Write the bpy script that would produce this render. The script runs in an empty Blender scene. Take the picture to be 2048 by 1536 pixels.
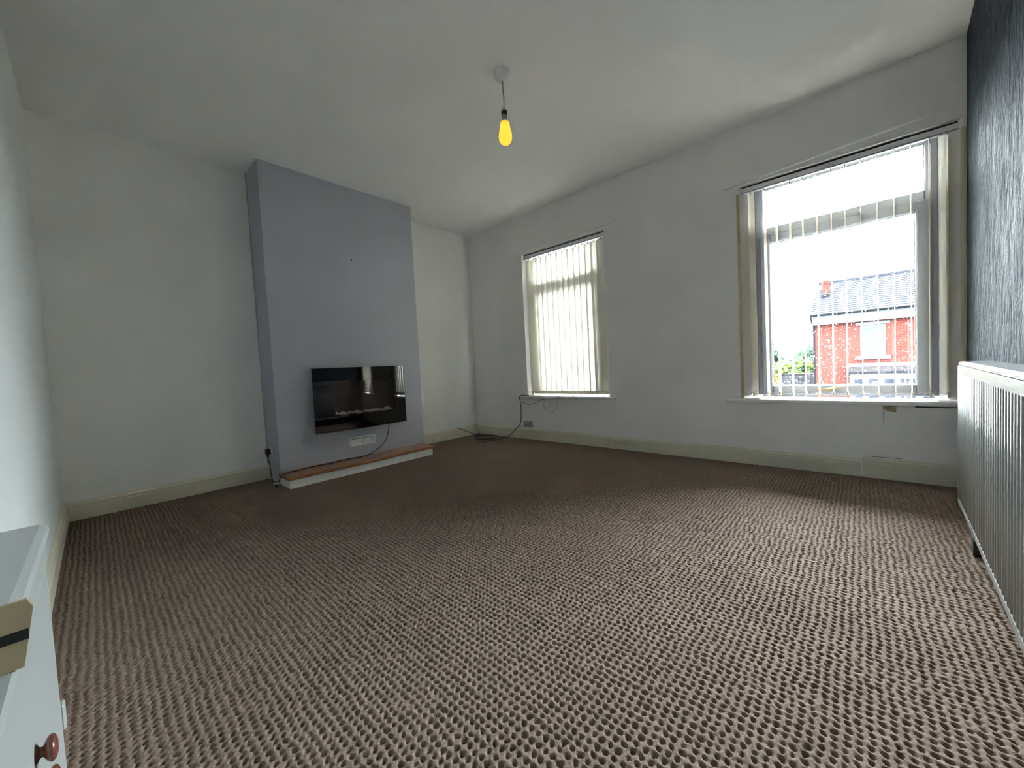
import bpy, math, random
import numpy as np
from mathutils import Vector, Matrix

random.seed(7); np.random.seed(7)
SC = bpy.context.scene
COL = SC.collection

# ---------------------------------------------------------------- camera
FPX = 765.39
cam_d = bpy.data.cameras.new('camera')
cam_d.sensor_fit = 'HORIZONTAL'; cam_d.sensor_width = 36.0
cam_d.lens = FPX / 2048.0 * 36.0
cam_d.clip_start = 0.02; cam_d.clip_end = 2000
cam_o = bpy.data.objects.new('camera', cam_d); COL.objects.link(cam_o)
yaw, pit, rol = 0.7412, -0.0414, -0.0511
fw = Vector((-math.sin(yaw)*math.cos(pit), math.cos(yaw)*math.cos(pit), math.sin(pit)))
r0 = Vector((math.cos(yaw), math.sin(yaw), 0)); u0 = r0.cross(fw)
r1 = r0*math.cos(rol) + u0*math.sin(rol); u1 = u0*math.cos(rol) - r0*math.sin(rol)
M = Matrix((r1, u1, -fw)).transposed().to_4x4(); M.translation = Vector((3.8148, -3.456, 0.8478))
cam_o.matrix_world = M
SC.camera = cam_o

# ---------------------------------------------------------------- world, view
SKY = (0.89, 0.965, 1.0); SKY_STRENGTH = 1.0
w = bpy.data.worlds.new('overcast_sky'); SC.world = w; w.use_nodes = True
bg = w.node_tree.nodes['Background']
bg.inputs[0].default_value = (*SKY, 1)
# standard overcast sky: zenith three times as bright as the horizon
_n = w.node_tree.nodes; _l = w.node_tree.links
_tc = _n.new('ShaderNodeTexCoord'); _sp = _n.new('ShaderNodeSeparateXYZ'); _l.new(_tc.outputs['Generated'], _sp.inputs[0])
_mr = _n.new('ShaderNodeMapRange'); _mr.inputs[1].default_value = 0; _mr.inputs[2].default_value = 1
_mr.inputs[3].default_value = .8*SKY_STRENGTH; _mr.inputs[4].default_value = 2.4*SKY_STRENGTH
_l.new(_sp.outputs[2], _mr.inputs[0]); _l.new(_mr.outputs[0], bg.inputs[1])
vs = SC.view_settings
vs.view_transform = 'Standard'; vs.look = 'None'; vs.gamma = 1.0; vs.use_curve_mapping = False
vs.exposure = 6.65
SC.cycles.use_denoising = True
SC.cycles.use_adaptive_sampling = True; SC.cycles.adaptive_threshold = 0.04; SC.cycles.adaptive_min_samples = 20
SC.cycles.max_bounces = 14; SC.cycles.diffuse_bounces = 7; SC.cycles.glossy_bounces = 4
SC.cycles.transparent_max_bounces = 24; SC.cycles.transmission_bounces = 8
SC.cycles.sample_clamp_indirect = 10.0
SC.cycles.caustics_reflective = False; SC.cycles.caustics_refractive = False

# ---------------------------------------------------------------- room constants (metres)
W, L, H = 4.272, 3.638, 2.60          # window wall along X, chimney wall along Y
SKEW = 0.0418                          # right wall runs slightly out of square
D, Y0, Y1 = 0.308, -2.472, -1.078      # chimney breast
XR = lambda y: W + SKEW*y
WIN = {1: (0.90, 1.962), 2: (3.124, 4.256)}   # openings at the inner wall face
ZS, ZT = 0.505, 2.154                   # opening bottom and top
SPL, RY = 0.085, 0.15                  # splay of the reveals, depth to the frame

for n, (a, b) in WIN.items():          # sky sampling portals in the two window openings
    ld = bpy.data.lights.new('window_portal', 'AREA'); ld.shape = 'RECTANGLE'
    ld.size = b-a-2*SPL; ld.size_y = ZT-ZS; ld.cycles.is_portal = True
    lo = bpy.data.objects.new('window_portal', ld); COL.objects.link(lo)
    lo.location = ((a+b)/2, 0.29, (ZS+ZT)/2); lo.rotation_euler = (-math.pi/2, 0, 0)

# ---------------------------------------------------------------- materials
def srgb(r, g, b):
    f = lambda c: (c/255/12.92) if c/255 <= .04045 else ((c/255+.055)/1.055)**2.4
    return (f(r), f(g), f(b))

class NT:
    def __init__(s, name):
        s.m = bpy.data.materials.new(name); s.m.use_nodes = True
        s.t = s.m.node_tree; s.n = s.t.nodes; s.p = s.n['Principled BSDF']; s.out = s.n['Material Output']
        s.co = s.n.new('ShaderNodeTexCoord')
    def add(s, typ, **kw):
        x = s.n.new(typ)
        for k, v in kw.items():
            if k in x.inputs: x.inputs[k].default_value = v
            else: setattr(x, k, v)
        return x
    def link(s, a, b): s.t.links.new(a, b)
    def obj(s, scale=(1, 1, 1)):
        mp = s.add('ShaderNodeMapping'); mp.inputs['Scale'].default_value = scale
        s.link(s.co.outputs['Object'], mp.inputs['Vector']); return mp.outputs[0]
    def noise(s, scale, detail=3, rough=.55, vec=None):
        x = s.add('ShaderNodeTexNoise'); x.inputs['Scale'].default_value = scale
        x.inputs['Detail'].default_value = detail; x.inputs['Roughness'].default_value = rough
        s.link(vec if vec else s.co.outputs['Object'], x.inputs['Vector']); return x.outputs['Fac']
    def ramp(s, fac, stops):
        x = s.add('ShaderNodeValToRGB'); e = x.color_ramp.elements
        e[0].position, e[0].color = stops[0][0], (*stops[0][1], 1)
        e[1].position, e[1].color = stops[-1][0], (*stops[-1][1], 1)
        for p, c in stops[1:-1]:
            q = e.new(p); q.color = (*c, 1)
        s.link(fac, x.inputs[0]); return x.outputs[0]
    def bump(s, h, strength, dist=.01):
        b = s.add('ShaderNodeBump'); b.inputs['Strength'].default_value = strength
        b.inputs['Distance'].default_value = dist; s.link(h, b.inputs['Height'])
        s.link(b.outputs[0], s.p.inputs['Normal']); return b

def mat(name, col, rough=.5, metal=0, var=.05, vscale=6, bump=0, bscale=80, spec=.5, coat=0):
    k = NT(name); f = k.noise(vscale, 1.5)
    a = tuple(c*(1-var) for c in col); b = tuple(min(1, c*(1+var)) for c in col)
    k.link(k.ramp(f, [(.3, a), (.7, b)]), k.p.inputs['Base Color'])
    k.p.inputs['Roughness'].default_value = rough; k.p.inputs['Metallic'].default_value = metal
    k.p.inputs['Specular IOR Level'].default_value = spec; k.p.inputs['Coat Weight'].default_value = coat
    if bump: k.bump(k.noise(bscale, 1), bump, .004)
    return k.m

MT = {}
MT['wall'] = mat('white_wall_paint', (.90, .90, .885), .65, var=.02, vscale=2, bump=.25, bscale=140)
MT['wall_left'] = mat('dimmed_white_wall_paint', (.79, .82, .82), .65, var=.02, vscale=2, bump=.25, bscale=140)  # back wall paint again, darkened in colour in place of dimmer light
MT['wall_front'] = mat('white_woodchip_paint', (.90, .885, .875), .6, var=.025, vscale=3, bump=.35, bscale=110)
MT['ceiling'] = mat('ceiling_paint', (.90, .90, .89), .8, var=.02, vscale=1.5, bump=.1, bscale=60)
MT['grey'] = mat('blue_grey_wall_paint', (.46, .475, .545), .5, var=.03, vscale=2, bump=.2, bscale=120)
MT['skirt'] = mat('cream_gloss_paint', (.70, .66, .54), .35, var=.04, vscale=5)
MT['white'] = mat('white_gloss_paint', (.84, .84, .83), .3, var=.02)
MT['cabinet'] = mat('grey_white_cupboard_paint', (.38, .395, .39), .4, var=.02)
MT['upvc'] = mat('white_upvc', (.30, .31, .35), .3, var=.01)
MT['bead'] = mat('yellowed_plaster_edge', (.62, .50, .31), .7, var=.12, vscale=12)
MT['black'] = mat('black_plastic', (.012, .012, .013), .35, var=.1)
MT['cable_white'] = mat('grey_white_cable_sheath', (.55, .54, .5), .5)
MT['dark'] = mat('dark_gap', (.012, .011, .010), .9)
MT['chrome'] = mat('chrome', (.75, .75, .77), .2, metal=1, var=.03)
MT['brass'] = mat('brass', (.55, .38, .14), .35, metal=1, var=.1, vscale=30)
MT['patch'] = mat('scuffed_grey_plate', (.36, .34, .33), .6, var=.35, vscale=60)
MT['tan'] = mat('bare_tan_board', (.36, .29, .17), .6, var=.08, vscale=20)
MT['mahogany'] = mat('red_brown_varnished_wood', (.16, .05, .03), .25, var=.25, vscale=40, coat=.4)
MT['railblue'] = mat('grey_aluminium_rail', (.84, .83, .86), .45, var=.03)
MT['pebble'] = mat('cream_pebble', (.88, .82, .70), .5, var=.12, vscale=30)
MT['fireback'] = mat('dark_red_brown_fire_screen', (.05, .026, .022), .6, var=.25, vscale=5)
MT['firecase'] = mat('black_fire_casing', (.02, .02, .021), .5)
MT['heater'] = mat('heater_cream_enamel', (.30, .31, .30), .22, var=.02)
MT['heater_top'] = mat('heater_dark_grey_top', (.10, .105, .115), .3, var=.05)
MT['slot'] = mat('slot_shade_backing', (.055, .058, .06), .6)  # dark colour stands for shade in the heater slots; also backs the vent
MT['foot'] = mat('dark_rubber_foot', (.02, .018, .016), .6)
MT['filler'] = mat('yellow_brown_flaking_filler', (.42, .34, .16), .8, var=.3, vscale=80, bump=.4)
MT['rust'] = mat('brown_stained_patch', (.20, .115, .07), .7, var=.3, vscale=60)

def m_wood():
    k = NT('orange_brown_oak'); v = k.obj((14, 1.2, 14)); f = k.noise(6, 5, .6, v)
    k.link(k.ramp(f, [(.25, (.22, .085, .03)), (.55, (.36, .155, .055)), (.8, (.46, .22, .085))]), k.p.inputs['Base Color'])
    k.p.inputs['Roughness'].default_value = .3; k.p.inputs['Coat Weight'].default_value = .3
    return k.m
MT['wood'] = m_wood()

def m_blackglass():
    k = NT('black_glass'); k.p.inputs['Base Color'].default_value = (.003, .003, .004, 1)
    k.p.inputs['Roughness'].default_value = .02; k.p.inputs['IOR'].default_value = 1.52
    return k.m
MT['blackglass'] = m_blackglass()

def m_glass(name, tint=(1, 1, 1), ior=1.5):
    k = NT(name); k.n.remove(k.p)
    tr = k.add('ShaderNodeBsdfTransparent'); tr.inputs[0].default_value = (*tint, 1)
    gl = k.add('ShaderNodeBsdfGlossy'); gl.inputs['Roughness'].default_value = .01
    fr = k.add('ShaderNodeFresnel'); fr.inputs['IOR'].default_value = ior
    mx = k.add('ShaderNodeMixShader')
    k.link(fr.outputs[0], mx.inputs[0]); k.link(tr.outputs[0], mx.inputs[1]); k.link(gl.outputs[0], mx.inputs[2])
    k.link(mx.outputs[0], k.out.inputs[0]); return k.m
MT['glass'] = m_glass('clear_glass', (.95, .97, .97))
MT['fireglass'] = m_glass('smoked_glass', (.95, .92, .92), 1.5)

def m_drop():
    k = NT('rain_water'); k.p.inputs['Base Color'].default_value = (1, 1, 1, 1)
    k.p.inputs['Transmission Weight'].default_value = 1; k.p.inputs['IOR'].default_value = 1.33
    k.p.inputs['Roughness'].default_value = 0; return k.m
MT['drop'] = m_drop()

def m_fabric(name, col, trans):
    k = NT(name); k.n.remove(k.p)
    v = k.obj((400, 400, 60)); f = k.noise(1, 2, .5, v)
    c = k.ramp(f, [(.3, tuple(x*.94 for x in col)), (.7, col)])
    d = k.add('ShaderNodeBsdfDiffuse'); t = k.add('ShaderNodeBsdfTranslucent'); mx = k.add('ShaderNodeMixShader')
    mx.inputs[0].default_value = trans
    k.link(c, d.inputs[0]); k.link(c, t.inputs[0])
    k.link(d.outputs[0], mx.inputs[1]); k.link(t.outputs[0], mx.inputs[2]); k.link(mx.outputs[0], k.out.inputs[0])
    return k.m
MT['slat'] = m_fabric('cream_blind_fabric', (.88, .84, .735), .092)
MT['weight'] = m_fabric('cream_weight_pocket', (.70, .64, .52), .14)

def m_carpet():
    k = NT('brown_beige_loop_carpet')
    f = k.noise(420, 3, .7); g = k.noise(2.2, 3, .6); h = k.noise(60, 2, .6)
    c1 = k.ramp(f, [(.25, (.110, .078, .060)), (.5, (.215, .164, .134)), (.75, (.31, .246, .206))])
    mx = k.add('ShaderNodeMix', data_type='RGBA', blend_type='MULTIPLY'); mx.inputs[0].default_value = 1
    c2 = k.ramp(g, [(.3, (.93, .91, .90)), (.7, (1.05, 1.04, 1.03))])
    k.link(c1, mx.inputs[6]); k.link(c2, mx.inputs[7])
    k.link(mx.outputs[2], k.p.inputs['Base Color'])
    k.p.inputs['Roughness'].default_value = .9; k.p.inputs['Specular IOR Level'].default_value = .02
    k.p.inputs['Sheen Weight'].default_value = .0; k.p.inputs['Sheen Roughness'].default_value = .45; k.p.inputs['Sheen Tint'].default_value = (.95, .86, .80, 1)
    k.bump(f, .5, .003)
    return k.m
MT['carpet'] = m_carpet()

def m_paper():
    k = NT('silver_grey_textured_wallpaper')
    v = k.obj((30, 30, 16)); f = k.noise(1, 4, .65, v); v2 = k.obj((14, 14, 5)); g = k.noise(1, 4, .6, v2)
    k.link(k.ramp(f, [(.3, (.037, .043, .052)), (.7, (.078, .089, .103))]), k.p.inputs['Base Color'])
    k.p.inputs['Metallic'].default_value = 0.0; k.p.inputs['Specular IOR Level'].default_value = .025
    k.link(k.ramp(g, [(.3, (.6,)*3), (.7, (.8,)*3)]), k.p.inputs['Roughness'])
    ad = k.add('ShaderNodeMath', operation='ADD'); k.link(f, ad.inputs[0]); k.link(g, ad.inputs[1])
    k.bump(ad.outputs[0], 1.0, .022)
    return k.m
MT['paper'] = m_paper()

def m_bulb():
    k = NT('glowing_amber_bulb_glass'); k.n.remove(k.p)
    sp = k.add('ShaderNodeSeparateXYZ'); k.link(k.co.outputs['Object'], sp.inputs[0])
    mr = k.add('ShaderNodeMapRange'); mr.inputs[1].default_value = 2.175; mr.inputs[2].default_value = 2.33
    k.link(sp.outputs[2], mr.inputs[0])
    c = k.ramp(mr.outputs[0], [(0, (.016, .0080, .0007)), (.72, (.018, .0086, .0007)), (.86, (.013, .0046, .0005)), (1, (.006, .0026, .0013))])
    e = k.add('ShaderNodeEmission'); e.inputs[1].default_value = 1.0
    k.link(c, e.inputs[0]); k.link(e.outputs[0], k.out.inputs[0]); return k.m
MT['bulb'] = m_bulb()

# exterior
def m_brick():
    k = NT('red_brick'); b = k.add('ShaderNodeTexBrick')
    mp = k.add('ShaderNodeMapping'); mp.inputs['Rotation'].default_value = (math.pi/2, 0, 0)
    k.link(k.co.outputs['Object'], mp.inputs['Vector']); k.link(mp.outputs[0], b.inputs['Vector'])
    b.inputs['Color1'].default_value = (.025, .0063, .0049, 1); b.inputs['Color2'].default_value = (.0195, .0050, .0041, 1)
    b.inputs['Mortar'].default_value = (.030, .014, .012, 1); b.inputs['Scale'].default_value = 1
    b.inputs['Brick Width'].default_value = .225; b.inputs['Row Height'].default_value = .075
    b.inputs['Mortar Size'].default_value = .007
    k.link(b.outputs[0], k.p.inputs['Base Color']); k.p.inputs['Roughness'].default_value = .85; k.p.inputs['Specular IOR Level'].default_value = 0; return k.m
MT['brick'] = m_brick()
MT['slate'] = mat('wet_grey_slate', (.0036, .0039, .0055), .6, var=.35, vscale=9, spec=.01)
MT['slate_dark'] = mat('slate_underlay', (.003, .003, .004), .8, spec=.01)
MT['gutter'] = mat('dark_gutter', (.003, .003, .004), .5, spec=.01)
MT['stonepaint'] = mat('pale_painted_stone', (.026, .029, .031), .6, var=.05, spec=.01)
MT['extwhite'] = mat('exterior_white_frame', (.032, .035, .037), .6, var=.03, spec=.01)
MT['tile'] = mat('brown_grey_tile', (.0064, .0055, .006), .8, var=.3, vscale=9, spec=.01)
MT['curtain'] = mat('net_curtain_glass', (.015, .019, .0235), .3, var=.08, vscale=4, spec=.01)
MT['darkglass'] = mat('dark_window_glass', (.006, .0065, .010), .3, var=.3, vscale=3, spec=.01)
MT['asphalt'] = mat('wet_asphalt', (.025, .025, .026), .6, var=.2, vscale=3, spec=.01)
MT['stonewall'] = mat('rough_grey_stone', (.011, .0105, .012), .9, var=.5, vscale=4, bump=.6, bscale=6, spec=.01)
MT['hill'] = mat('haze_tinted_moorland', (.010, .0165, .0185), 1, var=.08, vscale=.02, spec=.01)  # distance haze is put into the bluish base colour
def m_leaf(name, a, b):
    k = NT(name); f = k.noise(2.2, 5, .75)
    k.link(k.ramp(f, [(.3, a), (.7, b)]), k.p.inputs['Base Color']); k.p.inputs['Roughness'].default_value = .7
    k.p.inputs['Specular IOR Level'].default_value = .02
    return k.m
MT['leaf_dark'] = m_leaf('dark_green_foliage', (.003, .007, .004), (.012, .021, .013))
MT['leaf_light'] = m_leaf('lime_green_foliage', (.010, .022, .003), (.026, .043, .007))
MT['leaf_yellow'] = m_leaf('yellow_blossom', (.025, .02, .004), (.05, .042, .010))

# ---------------------------------------------------------------- mesh helpers
ORG = {}
class MB:
    def __init__(s): s.v = []; s.f = []; s.sm = []
    def quad(s, *P, smooth=False):
        i = len(s.v); s.v += [tuple(p) for p in P]; s.f.append(tuple(range(i, i+len(P)))); s.sm.append(smooth); return s
    def box(s, a, b, bev=0):
        x0, y0, z0 = a; x1, y1, z1 = b
        if x0 > x1: x0, x1 = x1, x0
        if y0 > y1: y0, y1 = y1, y0
        if z0 > z1: z0, z1 = z1, z0
        if bev <= 0:
            i = len(s.v)
            s.v += [(x0,y0,z0),(x1,y0,z0),(x1,y1,z0),(x0,y1,z0),(x0,y0,z1),(x1,y0,z1),(x1,y1,z1),(x0,y1,z1)]
            for q in ((3,2,1,0),(4,5,6,7),(0,1,5,4),(1,2,6,5),(2,3,7,6),(3,0,4,7)):
                s.f.append(tuple(i+k for k in q)); s.sm.append(False)
            return s
        e = min(bev, (x1-x0)*.49, (y1-y0)*.49, (z1-z0)*.49)
        # chamfered box: 24 verts
        i = len(s.v); idx = {}
        for sx in (0, 1):
            for sy in (0, 1):
                for sz in (0, 1):
                    X = (x0, x1)[sx]; Y = (y0, y1)[sy]; Z = (z0, z1)[sz]
                    ix = e if sx == 0 else -e; iy = e if sy == 0 else -e; iz = e if sz == 0 else -e
                    for ax, p in enumerate(((X, Y+iy, Z+iz), (X+ix, Y, Z+iz), (X+ix, Y+iy, Z))):
                        idx[(sx, sy, sz, ax)] = len(s.v); s.v.append(p)
        def F(*k): s.f.append(tuple(idx[q] for q in k)); s.sm.append(False)
        for sd in (0, 1):
            F((sd,0,0,0),(sd,1,0,0),(sd,1,1,0),(sd,0,1,0)); F((0,sd,0,1),(1,sd,0,1),(1,sd,1,1),(0,sd,1,1)); F((0,0,sd,2),(1,0,sd,2),(1,1,sd,2),(0,1,sd,2))
        for a_ in (0, 1):
            for b_ in (0, 1):
                F((a_,b_,0,0),(a_,b_,1,0),(a_,b_,1,1),(a_,b_,0,1))
                F((a_,0,b_,0),(a_,1,b_,0),(a_,1,b_,2),(a_,0,b_,2))
                F((0,a_,b_,1),(1,a_,b_,1),(1,a_,b_,2),(0,a_,b_,2))
                for c_ in (0, 1): F((a_,b_,c_,0),(a_,b_,c_,1),(a_,b_,c_,2))
        return s
    def prism(s, prof, p0, p1, ax_u, ax_v, closed=True, smooth=False):
        """profile (u,v) swept from p0 to p1"""
        p0 = Vector(p0); p1 = Vector(p1); U = Vector(ax_u); V = Vector(ax_v); n = len(prof); i = len(s.v)
        for P in (p0, p1):
            for u, v in prof: s.v.append(tuple(P + U*u + V*v))
        for k in range(n if closed else n-1):
            s.f.append((i+k, i+(k+1) % n, i+n+(k+1) % n, i+n+k)); s.sm.append(smooth)
        if closed:
            s.f.append(tuple(i+k for k in reversed(range(n)))); s.f.append(tuple(i+n+k for k in range(n))); s.sm += [False, False]
        return s
    def lathe(s, prof, origin, axis=(0, 0, 1), seg=24, smooth=True):
        """profile of (r, h) along axis from origin"""
        ax = Vector(axis).normalized(); t = Vector((1, 0, 0)) if abs(ax.x) < .9 else Vector((0, 1, 0))
        a = ax.cross(t).normalized(); b = ax.cross(a); O = Vector(origin); i = len(s.v); n = len(prof)
        for r, h in prof:
            for k in range(seg):
                th = 2*math.pi*k/seg; s.v.append(tuple(O + ax*h + (a*math.cos(th)+b*math.sin(th))*r))
        for j in range(n-1):
            for k in range(seg):
                k2 = (k+1) % seg
                s.f.append((i+j*seg+k, i+j*seg+k2, i+(j+1)*seg+k2, i+(j+1)*seg+k)); s.sm.append(smooth)
        s.f.append(tuple(i+k for k in reversed(range(seg)))); s.f.append(tuple(i+(n-1)*seg+k for k in range(seg))); s.sm += [False, False]
        return s
    def tube(s, pts, r, seg=8, sub=5):
        P = [Vector(p) for p in pts]; Q = []
        for k in range(len(P)-1):
            a = P[max(k-1, 0)]; b = P[k]; c = P[k+1]; d = P[min(k+2, len(P)-1)]
            for j in range(sub):
                t = j/sub
                Q.append(.5*((2*b)+(c-a)*t+(2*a-5*b+4*c-d)*t*t+(3*b-a-3*c+d)*t**3))
        Q.append(P[-1]); i = len(s.v); n = None
        for k, q in enumerate(Q):
            T = (Q[min(k+1, len(Q)-1)]-Q[max(k-1, 0)]).normalized()
            if n is None: n = T.orthogonal().normalized()
            n = (n - T*n.dot(T)).normalized(); bb = T.cross(n)
            for j in range(seg):
                th = 2*math.pi*j/seg; s.v.append(tuple(q+(n*math.cos(th)+bb*math.sin(th))*r))
        for k in range(len(Q)-1):
            for j in range(seg):
                j2 = (j+1) % seg
                s.f.append((i+k*seg+j, i+k*seg+j2, i+(k+1)*seg+j2, i+(k+1)*seg+j)); s.sm.append(True)
        s.f.append(tuple(i+j for j in reversed(range(seg)))); e = i+(len(Q)-1)*seg
        s.f.append(tuple(e+j for j in range(seg))); s.sm += [False, False]
        return s
    def mesh(s, name, org=(0, 0, 0), fix=True):
        me = bpy.data.meshes.new(name)
        me.from_pydata([(x-org[0], y-org[1], z-org[2]) for x, y, z in s.v], [], s.f)
        me.polygons.foreach_set('use_smooth', s.sm)
        me.validate()
        if fix:
            import bmesh
            b = bmesh.new(); b.from_mesh(me); bmesh.ops.recalc_face_normals(b, faces=b.faces); b.to_mesh(me); b.free()
        return me

def tag(o, label, cat, group=None, kind=None):
    if label: o['label'] = label
    if cat: o['category'] = cat
    if group: o['group'] = group
    if kind: o['kind'] = kind
    return o

def empty(name, loc):
    o = bpy.data.objects.new(name, None); o.location = loc; o.empty_display_size = .05
    COL.objects.link(o); ORG[o.name] = Vector(loc); return o

def place(name, me, m, parent=None, world=(0, 0, 0), rotz=0, label=None):
    o = bpy.data.objects.new(name, me)
    if m is not None and not me.materials: me.materials.append(MT[m] if isinstance(m, str) else m)
    COL.objects.link(o); o.parent = parent
    base = ORG[parent.name] if parent else Vector((0, 0, 0))
    o.location = Vector(world)-base; o.rotation_euler = (0, 0, rotz)
    ORG[o.name] = Vector(world)
    if label: o['label'] = label
    return o

def build(name, mb, m, parent=None, label=None, fix=True, org=None):
    if org is None: org = ORG[parent.name] if parent else (0, 0, 0)
    return place(name, mb.mesh(name, org, fix), m, parent, org, 0, label)

# ================================================================ THE ROOM SHELL
# --- floor: looped carpet, real relief
def make_floor():
    def grid(a, b, fa, fb):
        out = [a]; span = b-a
        while out[-1] < b:
            t = (out[-1]-a)/span; out.append(out[-1]+fa+(fb-fa)*min(1, t*1.15))
        out = np.array(out); return a+(out-a)*span/(out[-1]-a)
    xs = grid(0, W, .0062, .0031); ys = -grid(0, L, .0062, .0031)
    X, Y = np.meshgrid(xs, ys, indexing='ij')
    rs = np.random.RandomState(3)
    def vn(scale, amp):      # smooth value noise for irregular loops
        n1, n2 = int(W/scale)+3, int(L/scale)+3; g = rs.rand(n1, n2)-.5
        fx, fy = X/scale, -Y/scale; i, j = fx.astype(int), fy.astype(int); u, v = fx-i, fy-j
        u = u*u*(3-2*u); v = v*v*(3-2*v)
        return amp*2*(g[i, j]*(1-u)*(1-v)+g[i+1, j]*u*(1-v)+g[i, j+1]*(1-u)*v+g[i+1, j+1]*u*v)
    a = .0203; k = 2*np.pi/a
    Xw = X+vn(.05, .0022)+vn(.0125, .0024); Yw = Y+vn(.05, .0030)+vn(.0125, .0026)
    rowj = rs.rand(int(L/a)+4)-.5; ry = -Y/a; ri = ry.astype(int); ru = ry-ri; ru = ru*ru*(3-2*ru)
    Xw = Xw+.0075*(rowj[ri]*(1-ru)+rowj[ri+1]*ru)      # loops drift from row to row
    s = .5*np.sin(k*Xw)+.5*np.sin(k*Yw)
    t = np.clip((s-.20)/.48, 0, 1); pit = t*t*(3-2*t)
    Z = -.0115*pit*(.9+vn(.02, .30)) + vn(.009, .0013) + vn(.0065, .0012)
    n1, n2 = len(xs), len(ys)
    co = np.stack([X, Y, Z], -1).reshape(-1, 3)
    ii = np.arange(n1*n2).reshape(n1, n2)
    q = np.stack([ii[:-1, :-1], ii[:-1, 1:], ii[1:, 1:], ii[1:, :-1]], -1).reshape(-1, 4)
    me = bpy.data.meshes.new('floor'); me.vertices.add(len(co)); me.vertices.foreach_set('co', co.ravel())
    me.loops.add(q.size); me.loops.foreach_set('vertex_index', q.ravel().astype(np.int32))
    me.polygons.add(len(q)); me.polygons.foreach_set('loop_start', np.arange(0, q.size, 4, dtype=np.int32))
    me.polygons.foreach_set('use_smooth', np.ones(len(q), bool))
    me.update(calc_edges=True)
    if me.polygons[0].normal.z < 0: me.flip_normals()
    o = place('floor', me, 'carpet')
    tag(o, 'brown beige loop pile carpet covering the whole room floor', 'floor', kind='structure')
make_floor()

o = build('ceiling', MB().box((-.2, -L-.2, H), (W+.3, .3, H+.15)), 'ceiling')
tag(o, 'plain off-white painted ceiling with the pendant bulb', 'ceiling', kind='structure')
o = build('wall_back', MB().box((-.2, -L-.2, -.1), (0, .3, H+.05)), 'wall')
tag(o, 'off-white wall carrying the grey chimney breast', 'wall', kind='structure')
o = build('wall_left', MB().box((-.2, -L-.2, -.1), (W+.3, -L, H+.05)), 'wall_left')
tag(o, 'pale wall at the left edge behind the low white unit', 'wall', kind='structure')
mb = MB(); a = [(W, 0), (XR(-L-.2), -L-.2), (W+.3, -L-.2), (W+.3, .0)]
mb.prism([(x, y) for x, y in a], (0, 0, -.1), (0, 0, H+.05), (1, 0, 0), (0, 1, 0))
o = build('wall_right', mb, 'paper')
tag(o, 'silver grey textured wallpaper wall behind the storage heater', 'wall', kind='structure')

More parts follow.
